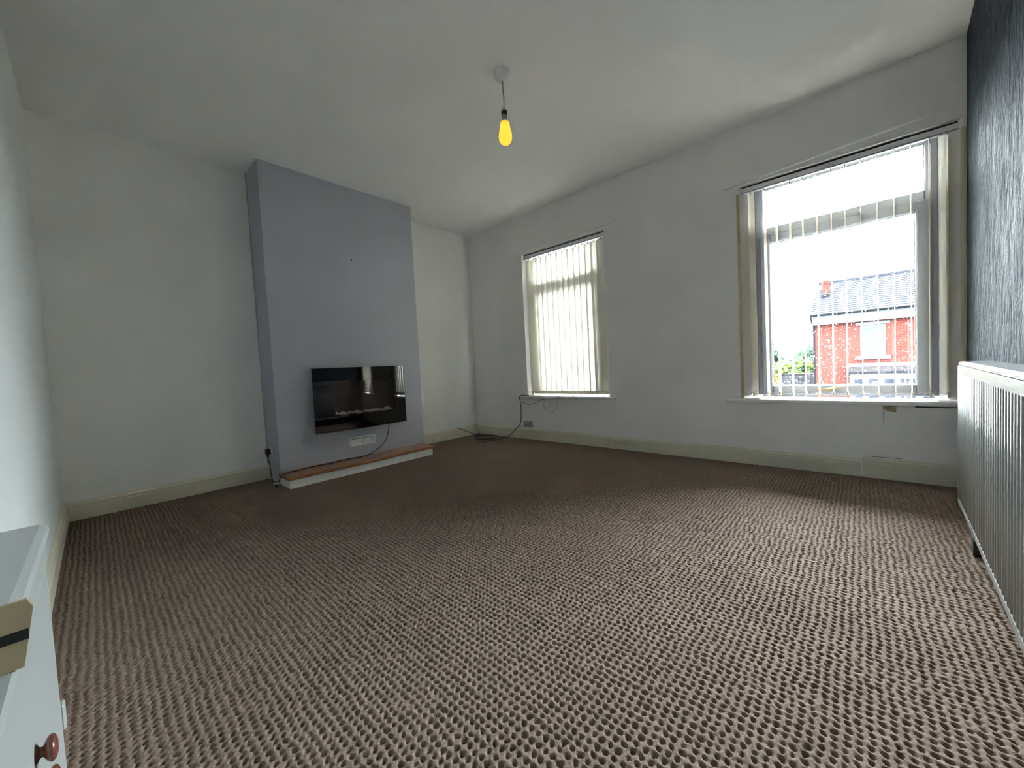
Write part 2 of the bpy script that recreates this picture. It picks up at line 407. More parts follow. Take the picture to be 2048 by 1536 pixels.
# --- window wall with two splayed openings
def front_wall():
    mb = MB(); T = .27
    xs = [-.2, WIN[1][0], WIN[1][1], WIN[2][0], WIN[2][1], W+.3]; zs = [-.1, ZS, ZT, H+.05]
    for i in range(5):
        for j in range(3):
            if i in (1, 3) and j == 1: continue
            mb.quad((xs[i], 0, zs[j]), (xs[i+1], 0, zs[j]), (xs[i+1], 0, zs[j+1]), (xs[i], 0, zs[j+1]))
    xo = [-.2, WIN[1][0]+SPL, WIN[1][1]-SPL, WIN[2][0]+SPL, WIN[2][1]-SPL, W+.3]
    for i in range(5):
        for j in range(3):
            if i in (1, 3) and j == 1: continue
            mb.quad((xo[i], T, zs[j]), (xo[i], T, zs[j+1]), (xo[i+1], T, zs[j+1]), (xo[i+1], T, zs[j]))
    for a, b in WIN.values():
        R0 = [(a, 0, ZS), (b, 0, ZS), (b, 0, ZT), (a, 0, ZT)]
        R1 = [(a+SPL, RY, ZS), (b-SPL, RY, ZS), (b-SPL, RY, ZT), (a+SPL, RY, ZT)]
        R2 = [(x, T, z) for x, y, z in R1]
        for A, B in ((R0, R1), (R1, R2)):
            for k in range(4): mb.quad(A[k], A[(k+1) % 4], B[(k+1) % 4], B[k])
    for p in (((-.2, 0, -.1), (-.2, T, -.1), (W+.3, T, -.1), (W+.3, 0, -.1)), ((-.2, 0, H+.05), (W+.3, 0, H+.05), (W+.3, T, H+.05), (-.2, T, H+.05)),
              ((-.2, 0, -.1), (-.2, 0, H+.05), (-.2, T, H+.05), (-.2, T, -.1)), ((W+.3, 0, -.1), (W+.3, T, -.1), (W+.3, T, H+.05), (W+.3, 0, H+.05))): mb.quad(*p)
    me = mb.mesh('wall_front', fix=False)
    import bmesh
    b = bmesh.new(); b.from_mesh(me); bmesh.ops.remove_doubles(b, verts=b.verts, dist=1e-5); bmesh.ops.recalc_face_normals(b, faces=b.faces); b.to_mesh(me); b.free()
    o = place('wall_front', me, 'wall_front')
    tag(o, 'grey-white plastered wall with the two windows', 'wall', kind='structure')
    # raised paint lips left above the windows, corner beads, cracks
    lip = MB().prism([(0, 0), (.012, 0), (.009, .010), (0, .012)], (.79, .0, 2.168), (2.063, .0, 2.188), (0, -1, 0), (0, 0, 1))
    lip.prism([(0, 0), (.010, 0), (.010, .010), (0, .010)], (2.063, 0, 2.186), (2.068, 0, 2.235), (0, -1, 0), (1, 0, 0))
    build('plaster_lip', lip, 'wall_front', o)
    lip = MB().prism([(0, 0), (.014, 0), (.010, .010), (0, .013)], (3.02, 0, 2.16), (4.20, 0, 2.222), (0, -1, 0), (0, 0, 1))
    build('plaster_lip', lip, 'wall_front', o)
    for xa, xb, m in ((WIN[2][0]-.016, WIN[2][0]+.004, 'bead'), (WIN[2][1]-.008, WIN[2][1]+.012, 'skirt'), (WIN[1][1]-.004, WIN[1][1]+.003, 'wall')):
        build('corner_bead', MB().box((xa, -.004, ZS+.012), (xb, .012, 2.10), .002), m, o)
    build('crack', MB().box((3.917, -.0012, .365), (3.9195, .001, .455)), 'dark', o)
    build('gap', MB().box((3.915, -.002, .477), (3.985, .004, .486)), 'dark', o)
    build('gap', MB().box((4.06, -.002, .474), (4.235, .004, .486)), 'dark', o)
    build('crack', MB().box((3.84, -.0012, .138), (4.0, .001, .1405)), 'dark', o)
    return o
wall_front = front_wall()

# --- chimney breast with a wavering paint edge on the wall beside it
ch = build('chimney_breast', MB().box((-.02, Y0, -.05), (D, Y1, H+.02)), 'grey')
tag(ch, 'blue-grey painted chimney breast holding the electric fire', 'chimney breast', kind='structure')
mb = MB(); n = 60; pv = [(0, 0)]*0
zz = np.linspace(.13, H, n); rs = np.random.RandomState(5)
wv = .006+.010*np.abs(np.convolve(rs.rand(n+6), np.ones(4)/4, 'same')[3:n+3]-.25)
for k in range(n-1):
    A = (.0015, Y0, zz[k]); B = (.0015, Y0-wv[k], zz[k]); C = (.0015, Y0-wv[k+1], zz[k+1]); E_ = (.0015, Y0, zz[k+1])
    mb.quad(A, B, C, E_); mb.quad((0, B[1], B[2]), (0, C[1], C[2]), C, B)
build('paint_edge', mb, 'grey', ch, fix=False)
build('nail', MB().lathe([(.003, 0), (.003, .012), (.006, .013), (.006, .015)], (D, -1.76, 1.926), (1, 0, 0), 8), 'black', ch)

# --- baseboards
PROF = [(0, 0), (.020, 0), (.020, .088), (.0165, .092), (.0165, .096), (.019, .100), (.017, .110), (.009, .118), (.006, .124), (0, .126)]
def skirt(name, p0, p1, nrm, label, dz=0):
    prof = [(u, v+(dz if v > 0.05 else 0)) for u, v in PROF]
    return build(name, MB().prism(prof, p0, p1, nrm, (0, 0, 1)), 'skirt', label=None)
o = skirt('baseboard_back', (0, -L, -.006), (0, Y0, -.006), (1, 0, 0), None)
tag(o, 'cream baseboard on the back wall left of the chimney breast', 'baseboard', kind='structure')
o = skirt('baseboard_alcove', (0, Y1, -.006), (0, 0, -.006), (1, 0, 0), None)
tag(o, 'cream baseboard in the alcove between chimney breast and corner', 'baseboard', kind='structure')
o = skirt('baseboard_front', (0, 0, -.006), (3.806, 0, -.006), (0, -1, 0), None)
tag(o, 'long cream baseboard running under both windows', 'baseboard', kind='structure')
o = skirt('baseboard_corner', (3.812, 0, -.004), (W, 0, -.004), (0, -1, 0), None, .010)
tag(o, 'short cream baseboard piece after the joint beside the heater', 'baseboard', kind='structure')
o = skirt('baseboard_left', (0, -L, -.006), (W-.16, -L, -.006), (0, 1, 0), None)
tag(o, 'pale baseboard along the left wall beside the low white unit', 'baseboard', kind='structure')

# --- windows
def window(n, label):
    a, b = WIN[n]; x0, x1 = a+SPL-.004, b-SPL+.004; z0, z1 = .530, 2.153; y0, y1 = .135, .20
    root = empty('window_%d' % n, ((x0+x1)/2, .15, z0)); tag(root, label, 'window', kind='structure')
    ft = .056; zm0, zm1 = 1.765, 1.832
    fr = MB()
    fr.box((x0, y0, z0), (x0+ft, y1, z1), .006); fr.box((x1-ft, y0, z0), (x1, y1, z1), .006)
    fr.box((x0+ft-.002, y0, z0), (x1-ft+.002, y1, z0+.03), .005); fr.box((x0+ft-.002, y0, z1-.026), (x1-ft+.002, y1, z1), .004)
    fr.box((x0+ft-.002, y0, zm0), (x1-ft+.002, y1, zm1), .006)
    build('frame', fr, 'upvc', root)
    # lower opening sash, standing a little proud of the frame
    sx0, sx1, sz0, sz1 = x0+.030, x1-.030, z0+.016, zm0+.008; st = .068; ys = y0-.012
    sa = MB()
    sa.box((sx0, ys, sz0), (sx0+st, y1-.01, sz1), .007); sa.box((sx1-st, ys, sz0), (sx1, y1-.01, sz1), .007)
    sa.box((sx0+st-.002, ys, sz0), (sx1-st+.002, y1-.01, sz0+.062), .007); sa.box((sx0+st-.002, ys, sz1-.062), (sx1-st+.002, y1-.01, sz1), .007)
    sash = build('sash', sa, 'upvc', root)
    yg = y0+.03
    build('pane', MB().box((x0+ft-.004, yg, zm1-.006), (x1-ft+.004, yg+.004, z1-.022)), 'glass', root)
    build('pane', MB().box((sx0+st-.006, yg, sz0+.056), (sx1-st+.006, yg+.004, sz1-.056)), 'glass', sash)
    # thin rubber gasket lines round the panes
    for X0, X1, Z0, Z1 in ((x0+ft, x1-ft, zm1, z1-.026), (sx0+st, sx1-st, sz0+.062, sz1-.062)):
        g = MB(); t = .004
        g.box((X0, yg-.006, Z0), (X0+t, yg, Z1)); g.box((X1-t, yg-.006, Z0), (X1, yg, Z1)); g.box((X0+t, yg-.006, Z0), (X1-t, yg, Z0+t)); g.box((X0+t, yg-.006, Z1-t), (X1-t, yg, Z1))
        build('gasket', g, 'patch', root if Z1 > zm1 else sash)
    # brass handle on the bottom rail
    hx = (x0+x1)/2-.05
    h = MB().box((hx-.012, ys-.014, .570), (hx+.020, ys, .592), .004)
    h.tube([(hx-.07, ys-.022, .574), (hx-.02, ys-.024, .580), (hx+.03, ys-.022, .588), (hx+.085, ys-.020, .600)], .0055, 8)
    build('handle', h, 'brass', sash, label='brass handle')
    # sill board with rounded nose and horns
    sl, sr = (.772, 2.050) if n == 1 else (3.012, W-.003)
    prof = [(-.046, .004), (-.050, .010), (-.050, .022), (-.046, .029), (-.040, .031), (RY-.012, .031), (RY-.012, 0), (-.040, 0)]
    si = MB(); s0 = .484
    i = len(si.v)
    nose = [(u, v) for u, v in prof if u < 0]
    # nose strip full length in front of the wall, board only inside the opening
    si.prism([(-.040, 0), (-.046, .003), (-.050, .010), (-.050, .022), (-.046, .029), (-.040, .031), (-.0005, .031), (-.0005, 0)], (sl, 0, s0), (sr, 0, s0), (0, 1, 0), (0, 0, 1))
    si.quad((a, -.0005, s0+.031), (b, -.0005, s0+.031), (b-SPL, RY, s0+.031), (a+SPL, RY, s0+.031))
    si.quad((a, -.0005, s0), (b, -.0005, s0), (b-SPL, RY, s0), (a+SPL, RY, s0))
    build('window_sill', si, 'white', root)
    return root, sash, (sx0+st, sx1-st, sz0+.062, sz1-.062, yg)
win1, sash1, _ = window(1, 'white window behind the closed cream vertical blind')
win2, sash2, G2 = window(2, 'white window with an open vertical blind and view of a brick house')
build('stain', MB().box((3.752, .133, 2.131), (3.80, .1352, 2.149), .001).box((3.815, .133, 2.133), (3.850, .1352, 2.150), .001).box((3.742, .133, 2.128), (3.750, .1352, 2.140), .0008), 'rust', win2, label='brown stained patches on the frame head')
# rain drops on the outside of the big pane
rd = MB(); rs = np.random.RandomState(11)
for k in range(900):
    x = rs.uniform(G2[0], G2[1]); z = G2[2]+(G2[3]-G2[2])*rs.rand()**1.5; r = .0012+.0028*rs.rand()**3
    i = len(rd.v); y = G2[4]+.0041
    for (rr, hh) in ((1, 0), (.75, .35)):
        for j in range(7):
            th = 2*math.pi*j/7; rd.v.append((x+r*rr*math.cos(th), y+r*hh, z+1.25*r*rr*math.sin(th)))
    rd.v.append((x, y+r*.5, z))
    for j in range(7):
        j2 = (j+1) % 7; rd.f.append((i+j, i+j2, i+7+j2, i+7+j)); rd.f.append((i+7+j, i+7+j2, i+14)); rd.sm += [True, True]
ro = build('raindrops', rd, 'drop', sash2, fix=False); ro['kind'] = 'stuff'

# ================================================================ THINGS
# --- vertical blinds
def slat_mesh(name, width, z0, z1, curve):
    mb = MB(); n = 6; rows = 8; i = len(mb.v)
    for r in range(rows+1):
        z = z0+(z1-z0)*r/rows
        for k in range(n+1):
            u = (k/n-.5); y = curve*(1-4*u*u)
            if r == rows and k in (0, n): z_ = z-.006
            else: z_ = z
            mb.v.append((u*width, y, z_))
    for r in range(rows):
        for k in range(n):
            a = r*(n+1)+k; mb.f.append((a, a+1, a+n+2, a+n+1)); mb.sm.append(True)
    return mb.mesh(name, fix=False)

def blind(n, label):
    a, b = WIN[n]; yb = .045
    zr0, zr1 = 2.106, 2.142
    root = empty('vertical_blind', ((a+b)/2, yb, .545)); tag(root, label, 'blind', 'vertical blinds in the windows')
    rail = MB().prism([(-.022, 0), (-.024, .004), (-.024, .030), (-.020, .034), (.020, .034), (.022, .030), (.022, 0)], (a+.003, yb, zr0), (b-.003, yb, zr0), (0, 1, 0), (0, 0, 1))
    hr = build('headrail', rail, 'railblue', root)
    build('lower_lip', MB().box((a+.004, yb-.026, zr0-.006), (b-.004, yb-.020, zr0+.001)), 'upvc', hr)
    build('end_cap', MB().box((a+.0005, yb-.025, zr0-.003), (a+.004, yb+.023, zr1), .002), 'upvc', hr)
    build('end_cap', MB().box((b-.004, yb-.025, zr0-.003), (b-.0005, yb+.023, zr1), .002), 'upvc', hr)
    build('dark_strip', MB().box((a+.01, yb-.02, zr1-.003), (b-.01, yb+.02, zr1+.006)), 'dark', hr)  # dark line running along the top of the headrail
    zs0, zs1 = .537, 2.088
    me = slat_mesh('slat', .089, zs0+.0, zs1, .004); me_w = None
    wt = MB().box((-.041, -.0035, .533), (.041, .0035, .568), .002); mw = wt.mesh('weight')
    hk = MB().box((-.004, -.002, 2.084), (.004, .002, 2.108)); mh = hk.mesh('hanger')
    pos = []
    if n == 2:
        for i in range(15): pos.append((3.133+.0766*i+random.uniform(-.003, .003), math.radians(90-2+random.uniform(-1.2, 1.2))))
        pos[0] = (3.135, math.radians(64)); pos[1] = (3.198, math.radians(75)); pos[-2] = (4.132, math.radians(80))
    else:
        pos.append((.918, math.radians(70)))
        for i in range(14): pos.append((.972+.0715*i+random.uniform(-.0015, .0015), math.radians(14+random.uniform(-2, 2))))
    for x, rz in pos:
        o = place('slat', me, 'slat', root, (x, yb, 0), rz)
        for nm, m_, mm in (('weight', mw, 'weight'), ('hanger', mh, 'upvc')):
            c = bpy.data.objects.new(nm, m_)
            if not m_.materials: m_.materials.append(MT[mm])
            COL.objects.link(c); c.parent = o
    # bottom link chain drooping between the slats
    for side in (-1, 1):
        pts = []
        for k in range(len(pos)-1):
            xa, xb = pos[k][0], pos[k+1][0]
            ra, rb = pos[k][1], pos[k+1][1]
            pa = (xa+side*.04*math.cos(ra), yb+side*.04*math.sin(ra), .561); pb = (xb+side*.04*math.cos(rb), yb+side*.04*math.sin(rb), .561)
            pts += [pa, ((pa[0]+pb[0])/2, (pa[1]+pb[1])/2, .546)]
        pts.append(pb)
        build('chain', MB().tube(pts, .0011, 5, 3), 'upvc', root)
    return root
blind(1, 'closed cream vertical blind glowing over the far window')
blind(2, 'open cream vertical blind with slats turned edge-on at the right window')

# --- pendant lamp
px, py = 2.262, -1.706
lamp = empty('pendant_lamp', (px, py, H)); tag(lamp, 'bare amber light bulb hanging from a white ceiling rose', 'ceiling lamp')
build('ceiling_rose', MB().lathe([(.049, 0), (.050, -.006), (.047, -.026), (.040, -.038), (.028, -.044), (.010, -.046), (.008, -.052)], (px, py, H), (0, 0, 1), 32), 'white', lamp)
build('cord', MB().tube([(px, py, 2.555), (px-.002, py+.001, 2.50), (px+.002, py, 2.45), (px, py, 2.40)], .0030, 8), 'rust', lamp)
holder = build('lamp_holder', MB().lathe([(.004, 2.405), (.010, 2.400), (.0135, 2.39), (.0145, 2.372)], (px, py, 0), (0, 0, 1), 24), 'white', lamp)
build('holder_ring', MB().lathe([(.0165, 2.374), (.0180, 2.371), (.0180, 2.356), (.0150, 2.350)], (px, py, 0), (0, 0, 1), 24), 'black', holder)
bulb = build('bulb', MB().lathe([(.002, 2.179), (.012, 2.1805), (.022, 2.185), (.031, 2.194), (.037, 2.206), (.0395, 2.220), (.039, 2.236), (.036, 2.252), (.032, 2.266), (.0295, 2.282), (.028, 2.298), (.024, 2.311)], (px, py, 0), (0, 0, 1), 32), 'bulb', lamp, org=(0, 0, 0))
build('bulb_collar', MB().lathe([(.0245, 2.309), (.020, 2.319), (.0155, 2.328), (.0135, 2.345), (.012, 2.352)], (px, py, 0), (0, 0, 1), 24), 'patch', bulb)

# --- electric fire
fire = empty('electric_fire', (D, -1.775, .37)); tag(fire, 'black glass wall-mounted electric fire with a row of pale pebbles', 'fireplace')
fy0, fy1, fz0, fz1 = -2.205, -1.325, .368, .930
XE, BOW = D+.075, .040
def fx(y): t = (y-fy0)/(fy1-fy0); return XE+BOW*(1-(2*t-1)**2)
wy0, wy1, wz0, wz1 = -2.040, -1.458, .500, .805
mb = MB(); ysg = sorted(set([fy0+(fy1-fy0)*k/24 for k in range(25)]+[wy0, wy1]))
for th, sg in ((0, 1), (-.006, -1)):
    for k in range(len(ysg)-1):
        ya, yb_ = ysg[k], ysg[k+1]; inside = ya >= wy0-1e-6 and yb_ <= wy1+1e-6
        for za, zb in (((fz0, wz0), (wz1, fz1)) if inside else ((fz0, wz0), (wz0, wz1), (wz1, fz1))):
            mb.quad((fx(ya)+th, ya, za), (fx(yb_)+th, yb_, za), (fx(yb_)+th, yb_, zb), (fx(ya)+th, ya, zb), smooth=True)
for k in range(len(ysg)-1):
    ya, yb_ = ysg[k], ysg[k+1]
    for z in (fz0, fz1)+((wz0, wz1) if ya >= wy0-1e-6 and yb_ <= wy1+1e-6 else ()):
        mb.quad((fx(ya), ya, z), (fx(yb_), yb_, z), (fx(yb_)-.006, yb_, z), (fx(ya)-.006, ya, z))
for y, za, zb in ((fy0, fz0, fz1), (fy1, fz0, fz1), (wy0, wz0, wz1), (wy1, wz0, wz1)):
    mb.quad((fx(y), y, za), (fx(y), y, zb), (fx(y)-.006, y, zb), (fx(y)-.006, y, za))
me = mb.mesh('front_glass', ORG[fire.name], fix=False)
import bmesh
b = bmesh.new(); b.from_mesh(me); bmesh.ops.remove_doubles(b, verts=b.verts, dist=1e-5); bmesh.ops.recalc_face_normals(b, faces=b.faces); b.to_mesh(me); b.free()
me.set_sharp_from_angle(angle=math.radians(30))
fg = place('front_glass', me, 'blackglass', fire, ORG[fire.name])
mb = MB(); yy = [y for y in ysg if wy0-1e-6 <= y <= wy1+1e-6]
for k in range(len(yy)-1):
    mb.quad((fx(yy[k])-.003, yy[k], wz0), (fx(yy[k+1])-.003, yy[k+1], wz0), (fx(yy[k+1])-.003, yy[k+1], wz1), (fx(yy[k])-.003, yy[k], wz1), smooth=True)
build('viewing_pane', mb, 'fireglass', fire, fix=False, label='smoked glass over the fire bed')
# casing (open firebox) behind the glass
cs = MB(); xb = D+.001; xf = XE-.012
cs.box((xb, fy0+.07, fz0+.05), (xf, wy0-.004, fz1-.05)); cs.box((xb, wy1+.004, fz0+.05), (xf, fy1-.07, fz1-.05))
cs.box((xb, wy0-.004, fz0+.05), (xf, wy1+.004, wz0-.012)); cs.box((xb, wy0-.004, wz1+.012), (xf, wy1+.004, fz1-.05))
cs.box((xb, wy0-.004, wz0-.012), (xb+.006, wy1+.004, wz1+.012))
build('casing', cs, 'firecase', fire)
build('flame_screen', MB().box((xb+.007, wy0-.003, wz0-.01), (xb+.012, wy1+.003, wz1+.01)), 'fireback', fire)
build('fuel_bed', MB().box((xb+.012, wy0-.003, wz0-.010), (fx(-1.75)-.03, wy1+.003, wz0+.002)), 'firecase', fire)
# pebbles
rs = np.random.RandomState(4); pm = []
for v in range(3):
    bm = bmesh.new(); bmesh.ops.create_icosphere(bm, subdivisions=2, radius=1)
    for q in bm.verts:
        q.co *= 1+.12*math.sin(3*q.co.x+v)+.1*math.sin(4*q.co.y+2*v); q.co.z *= .62; q.co.y *= 1.25-.15*v
    me = bpy.data.meshes.new('pebble'); bm.to_mesh(me); bm.free(); me.materials.append(MT['pebble'])
    me.polygons.foreach_set('use_smooth', [True]*len(me.polygons)); pm.append(me)
k = 0; y = wy0+.016
while y < wy1-.012:
    for row in range(2):
        s = .012+.006*rs.rand(); yk = y+rs.uniform(-.004, .004)+row*.012
        if yk > wy1-.018: continue
        xx = min(fx(yk)-.024, fx(-1.75)-.036)-row*.030
        o = place('pebble', pm[k % 3], None, fire, (xx, yk, wz0+.002+s*.6+row*.004+(.010 if rs.rand() > .6 else 0)), rs.uniform(0, 3))
        o.scale = (s, s, s); k += 1
    y += .024

# fire's power cable with plug
cable = empty('power_cable', (.35, -2.0, .10)); tag(cable, 'black power cable trailing from the fire across the wooden hearth', 'cable')
build('flex', MB().tube([(.335, -1.500, .42), (.340, -1.503, .351), (.342, -1.513, .288), (.343, -1.546, .203), (.345, -1.603, .154), (.350, -1.678, .118), (.362, -1.77, .0965),
    (.375, -1.864, .0965), (.345, -1.93, .0965), (.345, -2.021, .0965), (.370, -2.104, .0965), (.358, -2.194, .0965), (.352, -2.273, .0965), (.380, -2.36, .0965), (.37, -2.411, .0965), (.40, -2.462, .0965),
    (.415, -2.500, .086), (.39, -2.515, .035), (.31, -2.513, .008), (.24, -2.51, .008), (.205, -2.51, .055), (.165, -2.505, .13), (.12, -2.503, .195), (.105, -2.502, .225)], .0038, 8), 'black', cable)
build('plug', MB().box((.078, -2.515, .222), (.128, -2.4805, .272), .008).box((.094, -2.508, .200), (.112, -2.492, .226), .004), 'black', cable)
o = build('wall_socket', MB().box((.060, Y0-.009, .205), (.146, Y0-.0002, .291), .004), 'white'); tag(o, 'white single socket plate on the side of the chimney breast', 'socket')

# vent grille below the fire
vent = empty('vent_grille', (D, -1.768, .235)); tag(vent, 'white louvred vent grille under the electric fire', 'vent')
va, vb, vz0, vz1 = -1.897, -1.640, .192, .280
fr = MB()
fr.box((D, va, vz0), (D+.010, va+.018, vz1), .002); fr.box((D, vb-.018, vz0), (D+.010, vb, vz1), .002)
fr.box((D, va+.017, vz0), (D+.010, vb-.017, vz0+.016), .002); fr.box((D, va+.017, vz1-.016), (D+.010, vb-.017, vz1), .002)
fr.box((D, (va+vb)/2-.006, vz0+.015), (D+.009, (va+vb)/2+.006, vz1-.015), .001)
build('frame', fr, 'white', vent)
build('backing', MB().box((D+.0005, va+.016, vz0+.015), (D+.002, vb-.016, vz1-.015)), 'slot', vent)
lou = MB().prism([(.002, .006), (.008, 0), (.009, .001), (.003, .007)], (0, -.050, 0), (0, .050, 0), (1, 0, 0), (0, 0, 1)).mesh('louvre')
for j in range(6):
    for s in (-1, 1):
        place('louvre', lou, 'white', vent, (D, (va+vb)/2+s*.0582, vz0+.0165+j*.0088))

# hearth
hearth = empty('hearth', (.43, -1.8, 0)); tag(hearth, 'low white hearth with an orange-brown wooden top below the fire', 'hearth')
build('plinth', MB().box((D+.0005, -2.478, -.006), (.540, -1.140, .066), .003), 'white', hearth)
build('top_board', MB().prism([(0, 0), (.244, 0), (.252, .006), (.254, .014), (.250, .024), (.244, .026), (0, .026)], (D+.0005, -2.490, .066), (D+.0005, -1.122, .066), (1, 0, 0), (0, 0, 1)), 'wood', hearth)

# chrome pipe stub by the hearth
st = empty('gas_valve', (.40, -2.535, 0)); tag(st, 'small chrome gas valve stub standing on carpet beside the hearth', 'valve')
build('pipe', MB().lathe([(.008, -.006), (.008, .025), (.012, .026), (.012, .038), (.007, .042)], (.40, -2.535, 0), (0, 0, 1), 16), 'chrome', st)
build('tap', MB().lathe([(.007, -.022), (.009, -.020), (.009, .020), (.006, .024)], (.40, -2.535, .030), (.75, .6, .15), 14), 'chrome', st)

# --- aerial cable, coil and second cable
ac = empty('aerial_cable', (.3, -.25, 0)); tag(ac, 'coiled black aerial cable on the carpet in the corner', 'cable')
pts = [(.028, -.380, .124), (.08, -.34, .100), (.14, -.28, .062), (.20, -.235, .030)]
cx, cy = .37, -.215
for k in range(46):
    th = math.pi*.95-2*math.pi*k/15.3; r = .135+.014*math.sin(k*1.7)+(.012 if (k//15) % 2 else 0)
    pts.append((cx+1.12*r*math.cos(th)+.01*(k//15), cy+.95*r*math.sin(th)-.012*(k//15), .007+.006*(k//15)))
pts += [(.26, -.20, .03), (.21, -.185, .045)]
build('coil', MB().tube(pts, .0038, 8, 3), 'black', ac)
o = build('aerial_socket', MB().box((.0165, -.402, .108), (.034, -.366, .136), .003).box((.012, -.410, .112), (.0165, -.398, .132), .001), 'white'); tag(o, 'tiny white aerial outlet on the alcove baseboard', 'socket')
oc = build('loose_cable', MB().tube([(.93, -.015, .5205), (.88, -.045, .5215), (.835, -.058, .520), (.818, -.060, .495), (.817, -.050, .43), (.812, -.040, .343), (.803, -.038, .235), (.785, -.042, .172), (.735, -.055, .118), (.680, -.075, .062), (.625, -.11, .018), (.605, -.17, .006), (.612, -.25, .006), (.595, -.329, .006), (.565, -.416, .006), (.575, -.532, .006)], .0042, 8), 'black')
tag(oc, 'loose black cable dropping from the far window sill to the carpet', 'cable')
o = build('phone_wire', MB().tube([(.825, -.056, .447), (.885, -.035, .420), (.963, -.028, .415), (1.062, -.028, .447), (1.12, -.028, .474), (1.16, -.026, .479)], .0024, 6), 'black')
tag(o, 'thin black wire drooping under the far window sill', 'wire')
jb = empty('junction_box', (1.19, 0, .38)); tag(jb, 'small white junction box fixed under the far window sill', 'junction box')
build('body', MB().box((1.140, -.034, .386), (1.222, -.0005, .474), .005), 'white', jb)
build('screw', MB().lathe([(.005, 0), (.005, .002), (.003, .003)], (1.166, -.034, .452), (0, -1, 0), 10), 'black', jb)
o = build('telephone_lead', MB().tube([(1.152, -.0365, .436), (1.158, -.040, .402), (1.193, -.040, .352), (1.247, -.040, .329), (1.311, -.042, .356), (1.341, -.050, .407), (1.362, -.056, .495), (1.372, -.056, .517), (1.385, -.035, .5195), (1.396, -.022, .545), (1.408, -.016, .58), (1.392, -.016, .604), (1.400, -.016, .628), (1.418, -.016, .615)], .0019, 6), 'patch')
tag(o, 'thin grey lead looping from the junction box over the sill', 'wire')
o = build('wall_plate', MB().box((.812, -.006, .138), (.952, -.0005, .208), .003), 'patch'); tag(o, 'scuffed grey rectangular blanking plate above the baseboard', 'wall plate')
o = build('sill_clip', MB().box((.985, -.02, .5152), (1.005, .004, .548), .003), 'white'); tag(o, 'little white plastic piece standing on the far window sill', 'clip')

# flaking filler under right sill
bm = bmesh.new(); bmesh.ops.create_icosphere(bm, subdivisions=3, radius=1)
for q in bm.verts:
    n_ = 1+.25*math.sin(5*q.co.x+1)*math.sin(4*q.co.z)+.12*math.sin(9*q.co.y+3*q.co.x)
    c = q.co*n_; q.co = Vector((3.945+.030*c.x+.006*c.z, -.008+.010*c.y, .462+.013*c.z-.012*c.x))
me = bpy.data.meshes.new('filler_lump'); bm.to_mesh(me); bm.free()
o = place('filler_lump', me, 'filler'); tag(o, 'yellow-brown lump of flaking filler under the right window sill', 'filler')

# --- storage heater (against the right wall, following its line)
heater = empty('storage_heater', (4.19, -1.5, 0)); tag(heater, 'long cream ribbed storage heater standing against the right wall', 'heater')
AX = Vector((SKEW, 1, 0)).normalized(); NX = Vector((-1, SKEW, 0)).normalized()   # along the wall, out from the wall
E0 = Vector((4.141, -.774, 0)); LEN = 1.48; DEP = .094; ZB, ZTOP = .120, .772
def hp(u, v, z):  # u along from far end towards camera, v behind front face
    p = E0 - AX*u - NX*v; return (p.x, p.y, z)
def hbox(mb, u0, u1, v0, v1, z0, z1, ch=0):
    i = len(mb.v)
    mb.v += [hp(u, v, z) for z in (z0, z1) for u, v in ((u0, v0), (u1, v0), (u1, v1), (u0, v1))]
    for q in ((3,2,1,0),(4,5,6,7),(0,1,5,4),(1,2,6,5),(2,3,7,6),(3,0,4,7)): mb.f.append(tuple(i+k for k in q)); mb.sm.append(False)
    return mb
body = MB(); hbox(body, .0, LEN, .012, DEP, ZB+.012, ZTOP-.016)
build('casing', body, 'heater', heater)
tp = MB(); 
def sweep(mb, prof, u0, u1):
    i = len(mb.v); n = len(prof)
    for u in (u0, u1):
        for v, z in prof: mb.v.append(hp(u, v, z))
    for k in range(n): mb.f.append((i+k, i+(k+1) % n, i+n+(k+1) % n, i+n+k)); mb.sm.append(False)
    mb.f.append(tuple(i+k for k in range(n))); mb.f.append(tuple(i+n+k for k in range(n))); mb.sm += [False]*2
sweep(tp, [(.004, ZTOP-.014), (.003, ZTOP-.005), (.008, ZTOP), (DEP, ZTOP), (DEP, ZTOP-.014)], .002, LEN-.002)
build('top_edge', tp, 'heater', heater)
build('top_panel', hbox(MB(), .012, LEN-.012, .014, DEP-.002, ZTOP-.004, ZTOP+.0015), 'heater_top', heater, label='dark grey top panel')
fp = MB(); sweep(fp, [(0, .722), (0, ZTOP-.020), (.003, ZTOP-.0165), (.012, ZTOP-.0165), (.012, .722)], 0, LEN)
build('front_rail', fp, 'heater', heater)
fp = MB(); sweep(fp, [(0, ZB), (0, ZB+.020), (.004, ZB+.024), (.0125, ZB+.024), (.0125, ZB)], 0, LEN)
build('bottom_rail', fp, 'heater', heater)
build('slot_shade', hbox(MB(), .004, LEN-.004, .0095, .0125, .585, .724), 'slot', heater, label='dark sheet painting shade between the ribs')  # slots are plain enamel; their shade is painted by this dark sheet
for u in (0, LEN-.008): build('end_strip', hbox(MB(), u, u+.008, 0, .012, ZB+.022, .724), 'heater', heater)
PIT = .0365; NR = int((LEN-.02)/PIT)
rib = MB(); rw = .0105
i = len(rib.v)
prof = [(-rw, .011), (-rw*.8, .004), (-rw*.35, .0005), (rw*.35, .0005), (rw*.8, .004), (rw, .011)]
for z in (ZB+.022, .7225):
    for du, v in prof: 
        p = -AX*du - NX*v; rib.v.append((p.x, p.y, z))
n_ = len(prof)
for k in range(n_-1): rib.f.append((k, k+1, n_+k+1, n_+k)); rib.sm.append(True)
rib.f.append(tuple(range(n_))); rib.f.append(tuple(range(n_, 2*n_))); rib.sm += [False, False]
